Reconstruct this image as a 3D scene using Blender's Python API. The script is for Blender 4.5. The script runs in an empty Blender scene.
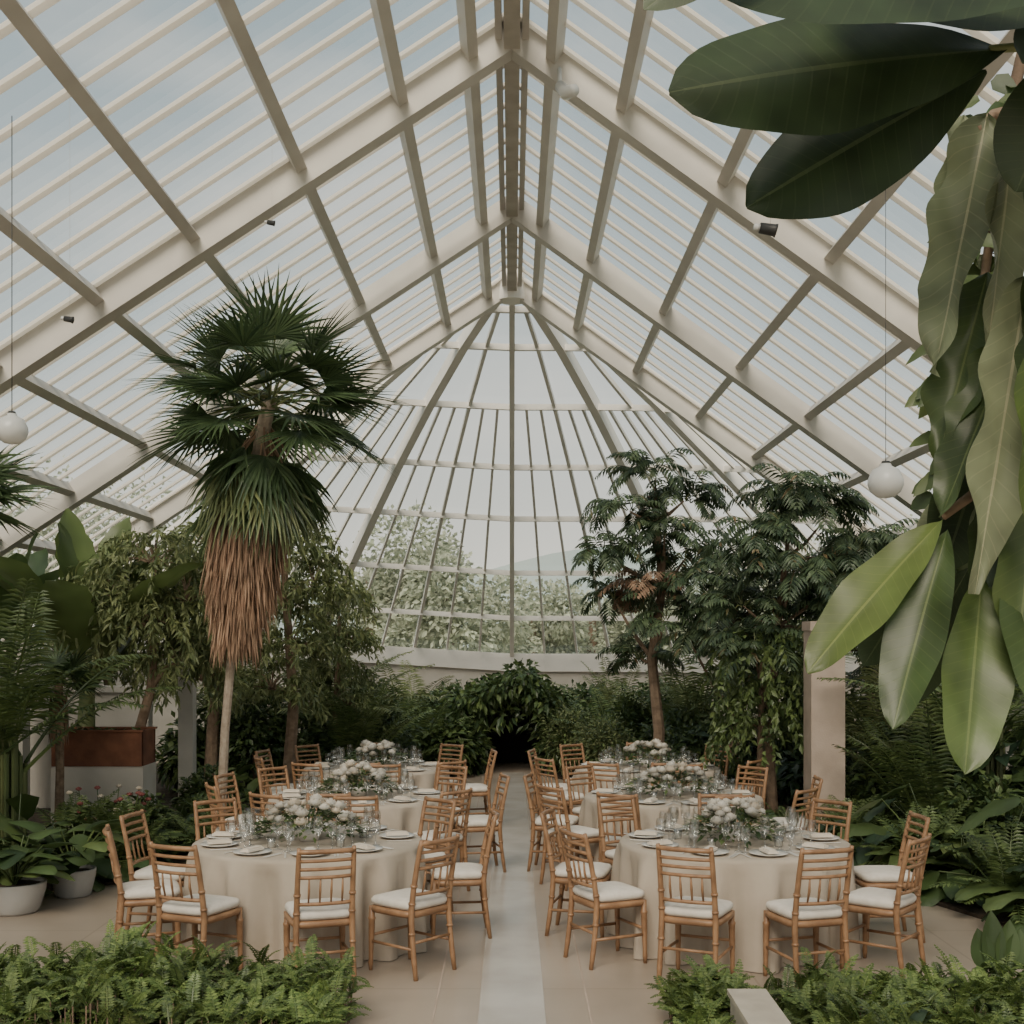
import bpy, math, random
import numpy as np
from mathutils import Vector, Matrix
random.seed(7); np.random.seed(7)
R_=random.random
def U(a,b): return a+(b-a)*random.random()
V=Vector
scene=bpy.context.scene

# ---------------------------------------------------------------- materials
def newmat(name):
    m=bpy.data.materials.new(name); m.use_nodes=True
    nt=m.node_tree; nt.nodes.clear()
    out=nt.nodes.new('ShaderNodeOutputMaterial')
    return m,nt,out
def N(nt,t,**kw):
    n=nt.nodes.new(t)
    for k,v in kw.items(): setattr(n,k,v)
    return n
def pbr(name,c1,c2=None,rough=.6,scale=8,bump=0,bscale=60,metal=0,coat=0,detail=4):
    m,nt,out=newmat(name)
    b=N(nt,'ShaderNodeBsdfPrincipled')
    b.inputs['Roughness'].default_value=rough; b.inputs['Metallic'].default_value=metal
    tc=N(nt,'ShaderNodeTexCoord')
    if c2:
        n=N(nt,'ShaderNodeTexNoise'); n.inputs['Scale'].default_value=scale; n.inputs['Detail'].default_value=detail
        r=N(nt,'ShaderNodeValToRGB')
        r.color_ramp.elements[0].color=(*c1,1); r.color_ramp.elements[1].color=(*c2,1)
        r.color_ramp.elements[0].position=.35; r.color_ramp.elements[1].position=.65
        nt.links.new(tc.outputs['Object'],n.inputs['Vector'])
        nt.links.new(n.outputs['Fac'],r.inputs['Fac']); nt.links.new(r.outputs['Color'],b.inputs['Base Color'])
    else: b.inputs['Base Color'].default_value=(*c1,1)
    if bump:
        n2=N(nt,'ShaderNodeTexNoise'); n2.inputs['Scale'].default_value=bscale
        bp=N(nt,'ShaderNodeBump'); bp.inputs['Strength'].default_value=bump; bp.inputs['Distance'].default_value=.01
        nt.links.new(tc.outputs['Object'],n2.inputs['Vector'])
        nt.links.new(n2.outputs['Fac'],bp.inputs['Height']); nt.links.new(bp.outputs['Normal'],b.inputs['Normal'])
    nt.links.new(b.outputs[0],out.inputs[0])
    return m
def leafmat(name,dark,light,rough=.45,tr=.25,veins=False,accent=None):
    m,nt,out=newmat(name)
    b=N(nt,'ShaderNodeBsdfPrincipled'); b.inputs['Roughness'].default_value=rough
    g=N(nt,'ShaderNodeNewGeometry'); r=N(nt,'ShaderNodeValToRGB')
    r.color_ramp.elements[0].color=(*dark,1); r.color_ramp.elements[1].color=(*light,1)
    if accent:
        e=r.color_ramp.elements.new(.96); e.color=(*light,1)
        r.color_ramp.elements[-1].color=(*accent,1)
    nt.links.new(g.outputs['Random Per Island'],r.inputs['Fac'])
    col=r.outputs['Color']
    tc=N(nt,'ShaderNodeTexCoord')
    n=N(nt,'ShaderNodeTexNoise'); n.inputs['Scale'].default_value=2.2 if not veins else 9
    nt.links.new(tc.outputs['Object'],n.inputs['Vector'])
    mp=N(nt,'ShaderNodeMapRange'); mp.inputs[1].default_value=.3; mp.inputs[2].default_value=.7; mp.inputs[3].default_value=.65; mp.inputs[4].default_value=1.3
    nt.links.new(n.outputs['Fac'],mp.inputs[0])
    mx=N(nt,'ShaderNodeVectorMath',operation='SCALE')
    nt.links.new(col,mx.inputs[0]); nt.links.new(mp.outputs[0],mx.inputs['Scale'])
    col=mx.outputs[0]
    if veins:
        at=N(nt,'ShaderNodeAttribute',attribute_name='lc')
        sp=N(nt,'ShaderNodeSeparateXYZ'); nt.links.new(at.outputs['Vector'],sp.inputs[0])
        ab=N(nt,'ShaderNodeMath',operation='ABSOLUTE'); nt.links.new(sp.outputs[0],ab.inputs[0])
        m1=N(nt,'ShaderNodeMath',operation='MULTIPLY'); m1.inputs[1].default_value=-1.7; nt.links.new(ab.outputs[0],m1.inputs[0])
        m2=N(nt,'ShaderNodeMath',operation='MULTIPLY_ADD'); m2.inputs[1].default_value=19; nt.links.new(sp.outputs[1],m2.inputs[0]); nt.links.new(m1.outputs[0],m2.inputs[2])
        m3=N(nt,'ShaderNodeMath',operation='FRACT'); nt.links.new(m2.outputs[0],m3.inputs[0])
        m4=N(nt,'ShaderNodeMath',operation='LESS_THAN'); m4.inputs[1].default_value=.1; nt.links.new(m3.outputs[0],m4.inputs[0])
        m5=N(nt,'ShaderNodeMath',operation='LESS_THAN'); m5.inputs[1].default_value=.04; nt.links.new(ab.outputs[0],m5.inputs[0])
        m6=N(nt,'ShaderNodeMath',operation='MULTIPLY_ADD'); m6.inputs[1].default_value=.12; nt.links.new(m4.outputs[0],m6.inputs[0])
        m7=N(nt,'ShaderNodeMath',operation='MULTIPLY'); m7.inputs[1].default_value=.5; nt.links.new(m5.outputs[0],m7.inputs[0]); nt.links.new(m7.outputs[0],m6.inputs[2])
        mm=N(nt,'ShaderNodeMix',data_type='RGBA'); mm.clamp_factor=True
        nt.links.new(m6.outputs[0],mm.inputs['Factor']); nt.links.new(col,mm.inputs[6]); mm.inputs[7].default_value=(light[0]*2+.03,light[1]*1.7+.03,light[2]*1.8+.02,1)
        col=mm.outputs[2]
        bp=N(nt,'ShaderNodeBump'); bp.inputs['Strength'].default_value=.35; bp.inputs['Distance'].default_value=.004
        nt.links.new(m3.outputs[0],bp.inputs['Height']); nt.links.new(bp.outputs['Normal'],b.inputs['Normal'])
    nt.links.new(col,b.inputs['Base Color'])
    t=N(nt,'ShaderNodeBsdfTranslucent'); nt.links.new(col,t.inputs['Color'])
    ms=N(nt,'ShaderNodeMixShader'); ms.inputs[0].default_value=tr
    nt.links.new(b.outputs[0],ms.inputs[1]); nt.links.new(t.outputs[0],ms.inputs[2])
    nt.links.new(ms.outputs[0],out.inputs[0])
    return m

M={}
M['steel']=pbr('painted_steel',(.47,.44,.40),(.56,.53,.48),rough=.5,scale=1.5)
M['steel2']=pbr('lightened_apse_steel',(.74,.71,.66),(.82,.79,.74),rough=.5,scale=1.5)  # frame steel with its colour lightened to offset the backlit apse
M['ridge']=pbr('ridge_steel',(.40,.36,.31),(.50,.46,.41),rough=.6,scale=4)
m,nt,out=newmat('glazing_bar_white')
d=N(nt,'ShaderNodeBsdfDiffuse'); d.inputs[0].default_value=(.84,.80,.74,1)
t=N(nt,'ShaderNodeBsdfTranslucent'); t.inputs[0].default_value=(.95,.91,.85,1)
ms=N(nt,'ShaderNodeMixShader'); ms.inputs[0].default_value=.5
nt.links.new(d.outputs[0],ms.inputs[1]); nt.links.new(t.outputs[0],ms.inputs[2]); nt.links.new(ms.outputs[0],out.inputs[0]); M['bar']=m
m,nt,out=newmat('greenhouse_glass')
tr=N(nt,'ShaderNodeBsdfTransparent'); tr.inputs[0].default_value=(.83,.87,.87,1)
gl=N(nt,'ShaderNodeBsdfGlossy'); gl.inputs['Roughness'].default_value=.05; gl.inputs[0].default_value=(.9,.95,1,1)
ms=N(nt,'ShaderNodeMixShader'); ms.inputs[0].default_value=.04
nt.links.new(tr.outputs[0],ms.inputs[1]); nt.links.new(gl.outputs[0],ms.inputs[2]); nt.links.new(ms.outputs[0],out.inputs[0]); M['glass']=m
m,nt,out=newmat('clear_drinking_glass')
tr=N(nt,'ShaderNodeBsdfTransparent'); tr.inputs[0].default_value=(.95,.96,.96,1)
gl=N(nt,'ShaderNodeBsdfGlossy'); gl.inputs['Roughness'].default_value=.05
lw=N(nt,'ShaderNodeLayerWeight'); lw.inputs[0].default_value=.35
mp=N(nt,'ShaderNodeMapRange'); mp.inputs[3].default_value=.10; mp.inputs[4].default_value=.8
nt.links.new(lw.outputs['Facing'],mp.inputs[0])
ms=N(nt,'ShaderNodeMixShader'); nt.links.new(mp.outputs[0],ms.inputs[0])
nt.links.new(tr.outputs[0],ms.inputs[1]); nt.links.new(gl.outputs[0],ms.inputs[2]); nt.links.new(ms.outputs[0],out.inputs[0]); M['wine']=m
m,nt,out=newmat('stone_floor')
b=N(nt,'ShaderNodeBsdfPrincipled'); tc=N(nt,'ShaderNodeTexCoord')
n=N(nt,'ShaderNodeTexNoise'); n.inputs['Scale'].default_value=.9; n.inputs['Detail'].default_value=8
r=N(nt,'ShaderNodeValToRGB'); r.color_ramp.elements[0].color=(.33,.27,.215,1); r.color_ramp.elements[1].color=(.45,.375,.305,1)
r.color_ramp.elements[0].position=.35; r.color_ramp.elements[1].position=.65
br=N(nt,'ShaderNodeTexBrick'); br.inputs['Scale'].default_value=.62; br.offset=0
br.inputs['Color1'].default_value=(1,1,1,1); br.inputs['Color2'].default_value=(.93,.93,.93,1); br.inputs['Mortar'].default_value=(.75,.73,.7,1)
br.inputs['Mortar Size'].default_value=.005; br.inputs['Brick Width'].default_value=1.; br.inputs['Row Height'].default_value=1.
mx=N(nt,'ShaderNodeMix',data_type='RGBA',blend_type='MULTIPLY'); mx.inputs[0].default_value=1
nt.links.new(tc.outputs['Object'],n.inputs['Vector']); nt.links.new(tc.outputs['Object'],br.inputs['Vector'])
nt.links.new(n.outputs['Fac'],r.inputs['Fac']); nt.links.new(r.outputs['Color'],mx.inputs[6]); nt.links.new(br.outputs['Color'],mx.inputs[7])
nt.links.new(mx.outputs[2],b.inputs['Base Color']); b.inputs['Roughness'].default_value=.33
nt.links.new(b.outputs[0],out.inputs[0]); M['floor']=m
M['strip']=pbr('pale_stone_strip',(.42,.38,.335),(.52,.48,.43),rough=.25,scale=2)
M['plaster']=pbr('plaster',(.46,.43,.38),(.56,.52,.47),rough=.8,scale=2,bump=.1)
M['column']=pbr('warm_stone',(.40,.315,.255),(.50,.40,.33),rough=.7,scale=3,bump=.15)
M['traver']=pbr('travertine',(.42,.37,.30),(.52,.46,.38),rough=.6,scale=6,bump=.1)
M['soil']=pbr('soil',(.03,.022,.015),(.07,.05,.032),rough=.95,scale=12,bump=1,bscale=30)
M['grass']=pbr('meadow',(.21,.24,.16),(.29,.32,.22),rough=.9,scale=.3)
M['hill']=pbr('hazed_hill',(.31,.37,.36),(.38,.43,.40),rough=1,scale=.05)  # distance haze is mixed into the hill colour
M['wood']=pbr('chair_beech_wood',(.24,.13,.068),(.36,.205,.11),rough=.42,scale=12)
M['cushion']=pbr('cushion_fabric',(.66,.60,.53),(.72,.67,.60),rough=.9,scale=20,bump=.1,bscale=200)
M['cloth']=pbr('linen_tablecloth',(.42,.355,.285),(.49,.42,.345),rough=.9,scale=3,bump=.2,bscale=300)
M['china']=pbr('white_china',(.78,.75,.70),rough=.2)
M['napkin']=pbr('napkin_linen',(.64,.56,.47),(.70,.63,.54),rough=.9)
M['pot']=pbr('white_glazed_pot',(.44,.43,.41),(.52,.51,.49),rough=.45,scale=3)
M['corten']=pbr('corten_steel',(.13,.05,.028),(.22,.09,.048),rough=.85,scale=5,bump=.2)
M['bark']=pbr('bark',(.16,.11,.075),(.28,.20,.14),rough=.95,scale=10,bump=.6,bscale=40)
M['barkp']=pbr('pale_bark',(.24,.19,.145),(.35,.29,.23),rough=.95,scale=14,bump=.5,bscale=40)
M['black']=pbr('dark_metal',(.03,.03,.03),rough=.5)
M['dark']=pbr('doorway_shade_black',(.012,.011,.01),(.02,.018,.015),rough=.8)  # near-black colour painted as the shade inside the far doorway
M['lampw']=pbr('opal_glass',(.66,.66,.64),rough=.25)
M['rose']=leafmat('cream_rose_petal',(.82,.76,.67),(.88,.85,.79),rough=.7,tr=.3)
M['rosep']=leafmat('ivory_rose_petal',(.78,.68,.55),(.84,.76,.65),rough=.7,tr=.3)
M['pink']=leafmat('pink_petal',(.35,.10,.10),(.5,.2,.17),rough=.7)
M['palm']=leafmat('fan_palm_green',(.038,.07,.032),(.11,.165,.07),rough=.4,tr=.2)
M['dead']=leafmat('dead_frond',(.22,.13,.085),(.41,.275,.185),rough=.9,tr=.1)
M['g1']=leafmat('deep_green_leaf',(.034,.062,.025),(.095,.145,.053),rough=.38)
M['g2']=leafmat('mid_green_leaf',(.055,.09,.031),(.16,.215,.073),rough=.4)
M['g3']=leafmat('olive_leaf',(.085,.12,.046),(.25,.28,.12),rough=.5,tr=.3)
M['g4']=leafmat('blue_green_leaf',(.044,.082,.05),(.12,.18,.10),rough=.45)
M['fern']=leafmat('fern_green',(.07,.12,.03),(.205,.27,.08),rough=.55,tr=.3)
M['sch']=leafmat('rainforest_leaf',(.04,.07,.038),(.13,.18,.09),rough=.38,tr=.3,accent=(.22,.15,.07))
M['out']=leafmat('hazed_tree_leaf',(.36,.39,.29),(.47,.49,.38),rough=1,tr=.35)  # leaf colour paled and greyed to paint in outdoor haze
M['fgd']=leafmat('rubber_leaf_dark',(.024,.04,.016),(.038,.06,.022),rough=.42,tr=.15,veins=True)
M['fgm']=leafmat('rubber_leaf_mid',(.045,.075,.024),(.075,.112,.034),rough=.42,tr=.25,veins=True)
M['fgl']=leafmat('magnolia_leaf_green',(.075,.115,.03),(.12,.165,.042),rough=.4,tr=.35,veins=True)
M['fgg']=leafmat('hanging_leaf_sage',(.19,.225,.13),(.29,.32,.20),rough=.5,tr=.4,veins=True)

# ---------------------------------------------------------------- mesh builder
def lance(t): return max(0,math.sin(math.pi*min(1,t)**.9))**.8
def obov(t): return max(0.02,math.sin(math.pi*min(1,max(0,t))**1.3)**.6) if 0<t<1 else .02
def heart(t): return min(1,.55+t*3)*max(0,(1-t))**.55 if t>0 else .35
def banana(t): return min(1,(t*5)**.5 if t>0 else .05)*min(1,(max(0,1-t)*3.5)**.6)
class MB:
    def __init__(s): s.v=[];s.f=[];s.m=[];s.L=[];s.lc={};s.mats=[];s.smooth=set()
    def mi(s,k):
        if k not in s.mats: s.mats.append(k)
        return s.mats.index(k)
    def add(s,vs,fs,k):
        o=len(s.v); s.v+= [tuple(x) for x in vs]; s.f+=[tuple(i+o for i in f) for f in fs]; s.m+=[s.mi(k)]*len(fs); return o
    def box(s,c,sz,k,rot=None):
        x,y,z=[a/2 for a in sz]; c=V(c)
        vs=[V((i,j,l)) for i in(-x,x) for j in(-y,y) for l in(-z,z)]
        if rot: vs=[rot@a for a in vs]
        s.add([a+c for a in vs],[(0,1,3,2),(4,6,7,5),(0,4,5,1),(2,3,7,6),(0,2,6,4),(1,5,7,3)],k)
    def beam(s,p,q,w,h,k,up=(0,0,1)):
        p=V(p);q=V(q); d=(q-p).normalized(); sd=d.cross(V(up)).normalized(); u=sd.cross(d)
        vs=[e+sd*(w/2*a)+u*(h/2*b) for e in(p,q) for a,b in((-1,-1),(1,-1),(1,1),(-1,1))]
        s.add(vs,[(0,1,2,3),(7,6,5,4),(0,4,5,1),(1,5,6,2),(2,6,7,3),(3,7,4,0)],k)
    def tube(s,pts,rad,k,n=6,cap=True):
        pts=[V(p) for p in pts]
        if not hasattr(rad,'__len__'): rad=[rad]*len(pts)
        vs=[];ref=V((0.31,.17,.93))
        for i,p in enumerate(pts):
            d=(pts[min(i+1,len(pts)-1)]-pts[max(i-1,0)]).normalized()
            if abs(d.dot(ref))>.97: ref=V((.9,.3,.1))
            a=d.cross(ref).normalized(); b=d.cross(a)
            for j in range(n):
                an=2*math.pi*j/n; vs.append(p+(a*math.cos(an)+b*math.sin(an))*rad[i])
        fs=[]
        for i in range(len(pts)-1):
            for j in range(n):
                fs.append((i*n+j,i*n+(j+1)%n,(i+1)*n+(j+1)%n,(i+1)*n+j))
        if cap: fs.append(tuple(range(n))[::-1]); fs.append(tuple((len(pts)-1)*n+j for j in range(n)))
        s.add(vs,fs,k)
    def lathe(s,prof,c,k,n=20):
        c=V(c); vs=[];fs=[]
        for r,z in prof:
            for j in range(n):
                a=2*math.pi*j/n; vs.append(c+V((r*math.cos(a),r*math.sin(a),z)))
        for i in range(len(prof)-1):
            for j in range(n):
                fs.append((i*n+j,i*n+(j+1)%n,(i+1)*n+(j+1)%n,(i+1)*n+j))
        s.add(vs,fs,k)
    def blade(s,base,dr,nr,L,W,k,n=5,droop=.3,fold=.15,prof=lance,wave=0,cols=1,split=0,twist=0):
        p=V(base); d=V(dr).normalized(); nr=V(nr)
        vs=[];lc=[]; c=2*cols+1; ph=U(0,6)
        for i in range(n+1):
            t=i/n; sd=d.cross(nr)
            if sd.length<1e-4: sd=d.cross(V((.3,.9,.1)))
            sd.normalize(); nn=sd.cross(d).normalized()
            if twist:
                q=Matrix.Rotation(twist*t,3,d); sd=q@sd; nn=q@nn
            w=W/2*max(.03,prof(t))
            for j in range(-cols,cols+1):
                u=j/cols
                hh=fold*w*abs(u)**1.3+ wave*math.sin(t*17+ph+u*2)*abs(u)*W
                ww=w*(1-.12*split*(i%2))
                vs.append(p+sd*(ww*u)+nn*hh); lc.append((u,t,0))
            p=p+d*(L/n); d=(d+V((0,0,-droop/n))).normalized()
        fs=[(i*c+j,i*c+j+1,(i+1)*c+j+1,(i+1)*c+j) for i in range(n) for j in range(c-1)]
        o=s.add(vs,fs,k)
        for i,x in enumerate(lc): s.lc[o+i]=x
    def leaf(s,b,d,nr,L,W,k,droop=.2):
        s.L.append((*b,*d,*nr,L,W,droop,s.mi(k)))
    def flush(s):
        if not s.L: return
        A=np.array(s.L,dtype=float); s.L=[]
        s.cloud(A[:,0:3],A[:,3:6],A[:,6:9],A[:,9],A[:,10],A[:,11],A[:,12].astype(int))
    def cloud(s,B,D,NR,L,W,dr,mi):
        nrm=lambda a:a/np.maximum(1e-6,np.linalg.norm(a,axis=1,keepdims=True))
        D=nrm(D); S=nrm(np.cross(D,NR)+1e-5); Nn=np.cross(S,D)
        L=L[:,None];W=W[:,None];dr=np.asarray(dr)[:,None]; Z=np.array([[0,0,-1.]])
        mid=B+D*L*.45+Z*dr*L*.18
        l=mid+S*W*.5+Nn*W*.12; r=mid-S*W*.5+Nn*W*.12
        tip=B+D*L*.92+Z*dr*L*.6
        vs=np.stack([B,l,mid,r,tip],1).reshape(-1,3)
        n=len(B); o=len(s.v)
        idx=(np.arange(n)*5+o)[:,None,None]
        f=np.array([[0,2,1],[0,3,2],[1,2,4],[2,3,4]])[None]+idx
        s.v+=list(map(tuple,vs.tolist())); s.f+=list(map(tuple,f.reshape(-1,3).tolist()))
        s.m+=np.repeat(mi,4).tolist()
    def mesh(s,name,smooth=False):
        s.flush()
        me=bpy.data.meshes.new(name); me.from_pydata(s.v,[],s.f)
        for k in s.mats: me.materials.append(M[k])
        me.polygons.foreach_set('material_index',np.array(s.m,dtype=np.int32))
        if smooth: me.polygons.foreach_set('use_smooth',np.ones(len(s.f),dtype=bool))
        if s.lc:
            a=me.attributes.new('lc','FLOAT_VECTOR','POINT')
            arr=np.zeros((len(s.v),3)); 
            for i,x in s.lc.items(): arr[i]=x
            a.data.foreach_set('vector',arr.ravel())
        me.update(); return me
def obj(name,me,loc=(0,0,0),rz=0,sc=1,parent=None):
    o=bpy.data.objects.new(name,me); scene.collection.objects.link(o)
    o.location=loc; o.rotation_euler=(0,0,rz)
    o.scale=(sc,sc,sc) if not hasattr(sc,'__len__') else sc
    if parent: o.parent=parent
    return o
def empty(name):
    o=bpy.data.objects.new(name,None); scene.collection.objects.link(o); return o
def rdir(zmin=-1,zmax=1):
    a=U(0,2*math.pi); z=U(zmin,zmax); r=math.sqrt(max(0,1-z*z)); return V((r*math.cos(a),r*math.sin(a),z))

# ---------------------------------------------------------------- building
RZ=7.85; HW=8.2; SL=.655; SR=.72; YA=19.0; Y0=-2.0
def roofz(x): return RZ-(SL if x<0 else SR)*abs(x)
eL=roofz(-HW); eR=roofz(HW)
b=MB(); 
vs=[(-HW,Y0,0),(HW,Y0,0),(HW,YA,0)]+[(HW*math.sin(math.radians(a)),YA+HW*math.cos(math.radians(a)),0) for a in range(80,-90,-10)]+[(-HW,YA,0)]
vb=[(x,y,-.2) for x,y,_ in vs]; n=len(vs)
b.add(vs+vb,[tuple(range(n)),tuple(range(2*n-1,n-1,-1))]+[(i,i+n,(i+1)%n+n,(i+1)%n) for i in range(n)],'floor')
obj('floor',b.mesh('floor'))
b=MB(); b.box((0,11.2,.002),(.40,20,.004),'strip'); obj('trim_1',b.mesh('trim_1'))
b=MB()
for x in(-1,1): b.box((x*.47,11.2,.0015),(.012,20,.003),'column')
obj('trim_2',b.mesh('trim_2'))
b=MB(); b.add([(-300,-60,-.25),(300,-60,-.25),(300,400,-.25),(-300,400,-.25)],[(0,1,2,3)],'grass'); obj('meadow_ground',b.mesh('meadow'))
ceil=empty('ceiling')
b=MB()
b.add([(0,Y0,RZ),(0,YA,RZ),(-HW,YA,eL),(-HW,Y0,eL)],[(0,1,2,3)],'glass')
b.add([(0,Y0,RZ),(0,YA,RZ),(HW,YA,eR),(HW,Y0,eR)],[(0,1,2,3)],'glass')
def dome(th,s):
    p=1+.35*math.cos(th); sn=math.sin(th)
    zb2=(eR if sn>0 else eL)*abs(sn)+1.95*(1-abs(sn))
    return V((HW*s*math.sin(th),YA+HW*s*math.cos(th),zb2+(RZ-zb2)*(1-s**p)))
TH=[math.radians(a) for a in range(-90,91,5)]; SS=[0,.1,.2,.35,.5,.63,.77,.89,1]
vs=[dome(t,s) for t in TH for s in SS]; k=len(SS)
b.add(vs,[(i*k+j,i*k+j+1,(i+1)*k+j+1,(i+1)*k+j) for i in range(len(TH)-1) for j in range(k-1)],'glass')
obj('glass_panes',b.mesh('glass_panes'),parent=ceil)
b=MB(); y=Y0+.17
while y<YA:
    b.beam((0,y,RZ-.04),(-HW,y,eL-.04),.08,.03,'bar'); b.beam((0,y,RZ-.04),(HW,y,eR-.04),.08,.03,'bar'); y+=.46
obj('glazing_bars',b.mesh('glazing_bars'),parent=ceil)
b=MB()
for s in(-1,1):
    for x in (.38,1.0,1.9,2.85,3.7,4.6,5.5,6.4,7.3):
        X=s*x; z=roofz(X)-.13
        b.beam((X,Y0,z),(X,YA,z),.10,.14,'steel',up=(s*(SL if s<0 else SR),0,1))
for yy in (-1.5,5.3,11.2,15.6,YA):
    b.beam((0,yy,RZ-.20),(-HW,yy,eL-.20),.20,.26,'steel'); b.beam((0,yy,RZ-.20),(HW,yy,eR-.20),.20,.26,'steel')
b.beam((-HW,Y0,eL-.1),(-HW,YA,eL-.1),.3,.3,'steel'); b.beam((HW,Y0,eR-.1),(HW,YA,eR-.1),.3,.3,'steel')
obj('rafters_and_purlins',b.mesh('rafters'),parent=ceil)
b=MB(); b.beam((0,Y0,RZ-.22),(0,YA,RZ-.22),.14,.26,'ridge'); 
for s in(-1,1): b.beam((s*.12,Y0,RZ-.17),(s*.12,YA,RZ-.17),.06,.2,'steel')
obj('ridge_beam',b.mesh('ridge_beam'),parent=ceil)
b=MB()
def inn(p,dz): return V((p.x,p.y,p.z-dz))
for a in range(-90,91,5):
    t=math.radians(a); big=(a%30==0); mid=(a%15==0)
    s0=0 if big else (.1 if mid else .35)
    ss=[x for x in SS if x>=s0-.001]
    for i in range(len(ss)-1):
        w,h=(.15,.20) if big else ((.06,.07) if mid else (.045,.05))
        if a==0: w=.09
        b.beam(inn(dome(t,ss[i]),.1),inn(dome(t,ss[i+1]),.1),w,h,'steel2',up=(math.sin(t)*.5,math.cos(t)*.5,1))
for s in SS[1:]:
    for i in range(len(TH)-1):
        b.beam(inn(dome(TH[i],s),.1),inn(dome(TH[i+1],s),.1),.09,.10,'steel2')
b.tube([(0,YA,RZ-.45),(0,YA,RZ+.05)],[.22,.2],'steel2',n=16)
obj('apse_frame',b.mesh('apse_frame'),parent=ceil)
for sd,nm,e in((-1,'wall_left',eL),(1,'wall_right',eR)):
    b=MB(); b.box((sd*(HW+.1),(Y0+YA)/2,(e-.2)/2),(.2,YA-Y0,e-.2),'plaster'); obj(nm,b.mesh(nm))
b=MB()
for i in range(len(TH)-1):
    a0,a1=TH[i],TH[i+1]
    p0=dome(a0,1);p1=dome(a1,1)
    zlo=0
    if abs(math.degrees((a0+a1)/2))<5: zlo=1.45
    b.beam((p0.x*1.008,p0.y,(p0.z-.15+zlo)/2),(p1.x*1.008,p1.y,(p1.z-.15+zlo)/2),.2,p0.z-.15-zlo,'plaster')
    b.beam((p0.x,p0.y,p0.z-.19),(p1.x,p1.y,p1.z-.19),.36,.38,'steel2')
obj('wall_back',b.mesh('wall_back'))
b=MB(); 
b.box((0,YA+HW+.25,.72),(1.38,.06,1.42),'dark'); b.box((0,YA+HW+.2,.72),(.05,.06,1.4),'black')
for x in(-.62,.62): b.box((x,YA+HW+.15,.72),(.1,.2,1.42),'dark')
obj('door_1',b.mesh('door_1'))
def column(loc,w,h,k):
    b=MB(); b.box((0,0,h/2),(w,w,h),k); b.box((0,0,.06),(w+.08,w+.08,.12),k); b.box((0,0,h-.05),(w+.03,w+.03,.1),k)
    obj('stone_column',b.mesh('stone_column'),loc)
column((3.37,13.5,0),.36,2.45,'column'); column((5.3,17.5,0),.44,2.35,'column')
column((-4.0,15.4,0),.18,2.3,'plaster'); column((-6.3,15.9,0),.25,2.3,'plaster')
b=MB(); b.box((-6.45,16.6,.78),(3.3,.2,1.56),'plaster'); b.box((-6.45,16.6,1.6),(3.36,.28,.08),'steel'); obj('garden_wall',b.mesh('garden_wall'))

# ---------------------------------------------------------------- chairs
b=MB()
def leg(p,q,k='wood',r=.013):
    p=V(p);q=V(q); pts=[];rr=[]
    for t,f in((0,.7),(.12,1),(.2,.85),(.55,1.15),(.78,1.25),(.80,1.5),(.82,1.5),(.84,1.1),(1,1.2)):
        pts.append(p.lerp(q,t)); rr.append(r*f)
    b.tube(pts,rr,k,n=8)
leg((-.19,.19,0),(-.185,.18,.44),r=.018); leg((.19,.19,0),(.185,.18,.44),r=.018)
def bp(x,z):
    if z<.45: return V((x*(1+.04*(1-z/.45)),-.19-.05*(1-z/.45)**1.5,z))
    t=(z-.45)/.47; return V((x*(1-.02*t),-.19-.09*t**1.3,z))
for x in(-.18,.18):
    b.tube([bp(x,z) for z in(0,.12,.25,.38,.45,.6,.75,.88,.93)],[.015,.019,.018,.021,.021,.019,.018,.017,.013],'wood',n=8)
    for z in(.3,.5,.62): b.tube([bp(x,z-.008),bp(x,z+.008)],.024,'wood',n=8)
def rail(z,r,bow=.025):
    pts=[]
    for i in range(7):
        u=i/6*2-1; p=bp(.18,z); pts.append(V((u*.18,p.y-bow*(1-u*u),z)))
    b.tube(pts,r,'wood',n=6)
rail(.905,.018);rail(.845,.013);rail(.79,.013);rail(.735,.013);rail(.56,.014)
for u in(-.6,-.2,.2,.6):
    for z0,z1 in((.56,.735),):
        p0=bp(.18,z0);p1=bp(.18,z1)
        b.tube([V((u*.18,p0.y-.025*(1-u*u),z0)),V((u*.18,(p0.y+p1.y)/2-.025,(z0+z1)/2)),V((u*.18,p1.y-.025*(1-u*u),z1))],[.006,.009,.006],'wood',n=6)
for x in(-.188,.188): b.tube([(x,.185,.2),bp(x,.2)],.011,'wood',n=6)
b.tube([(-.188,.185,.24),(.188,.185,.24)],.011,'wood',n=6)
b.tube([bp(-.18,.24),bp(.18,.24)],.011,'wood',n=6)
def slab(z0,z1,w,d,k,puff=0):
    n=24
    def ring(z,s): return [V((w/2*s*abs(math.cos(a))**.35*(1 if math.cos(a)>0 else -1)*(1+.04*math.sin(a)),d/2*s*abs(math.sin(a))**.35*(1 if math.sin(a)>0 else -1),z)) for a in [2*math.pi*i/n+.01 for i in range(n)]]
    prof=[(z0,.94),(z0+.3*(z1-z0),1),(z0+.65*(z1-z0),1),(z1-.1*(z1-z0),.95),(z1+puff*.6,.7),(z1+puff,.3)]
    vs=[];fs=[]
    for z,s in prof: vs+=ring(z,s)
    for i in range(len(prof)-1):
        for j in range(n): fs.append((i*n+j,i*n+(j+1)%n,(i+1)*n+(j+1)%n,(i+1)*n+j))
    fs.append(tuple(range(n))[::-1]); fs.append(tuple((len(prof)-1)*n+j for j in range(n)))
    b.add(vs,fs,k)
slab(.40,.45,.425,.42,'wood'); slab(.452,.51,.415,.415,'cushion',puff=.015)
chair_me=b.mesh('chiavari_chair',smooth=True)

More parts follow.
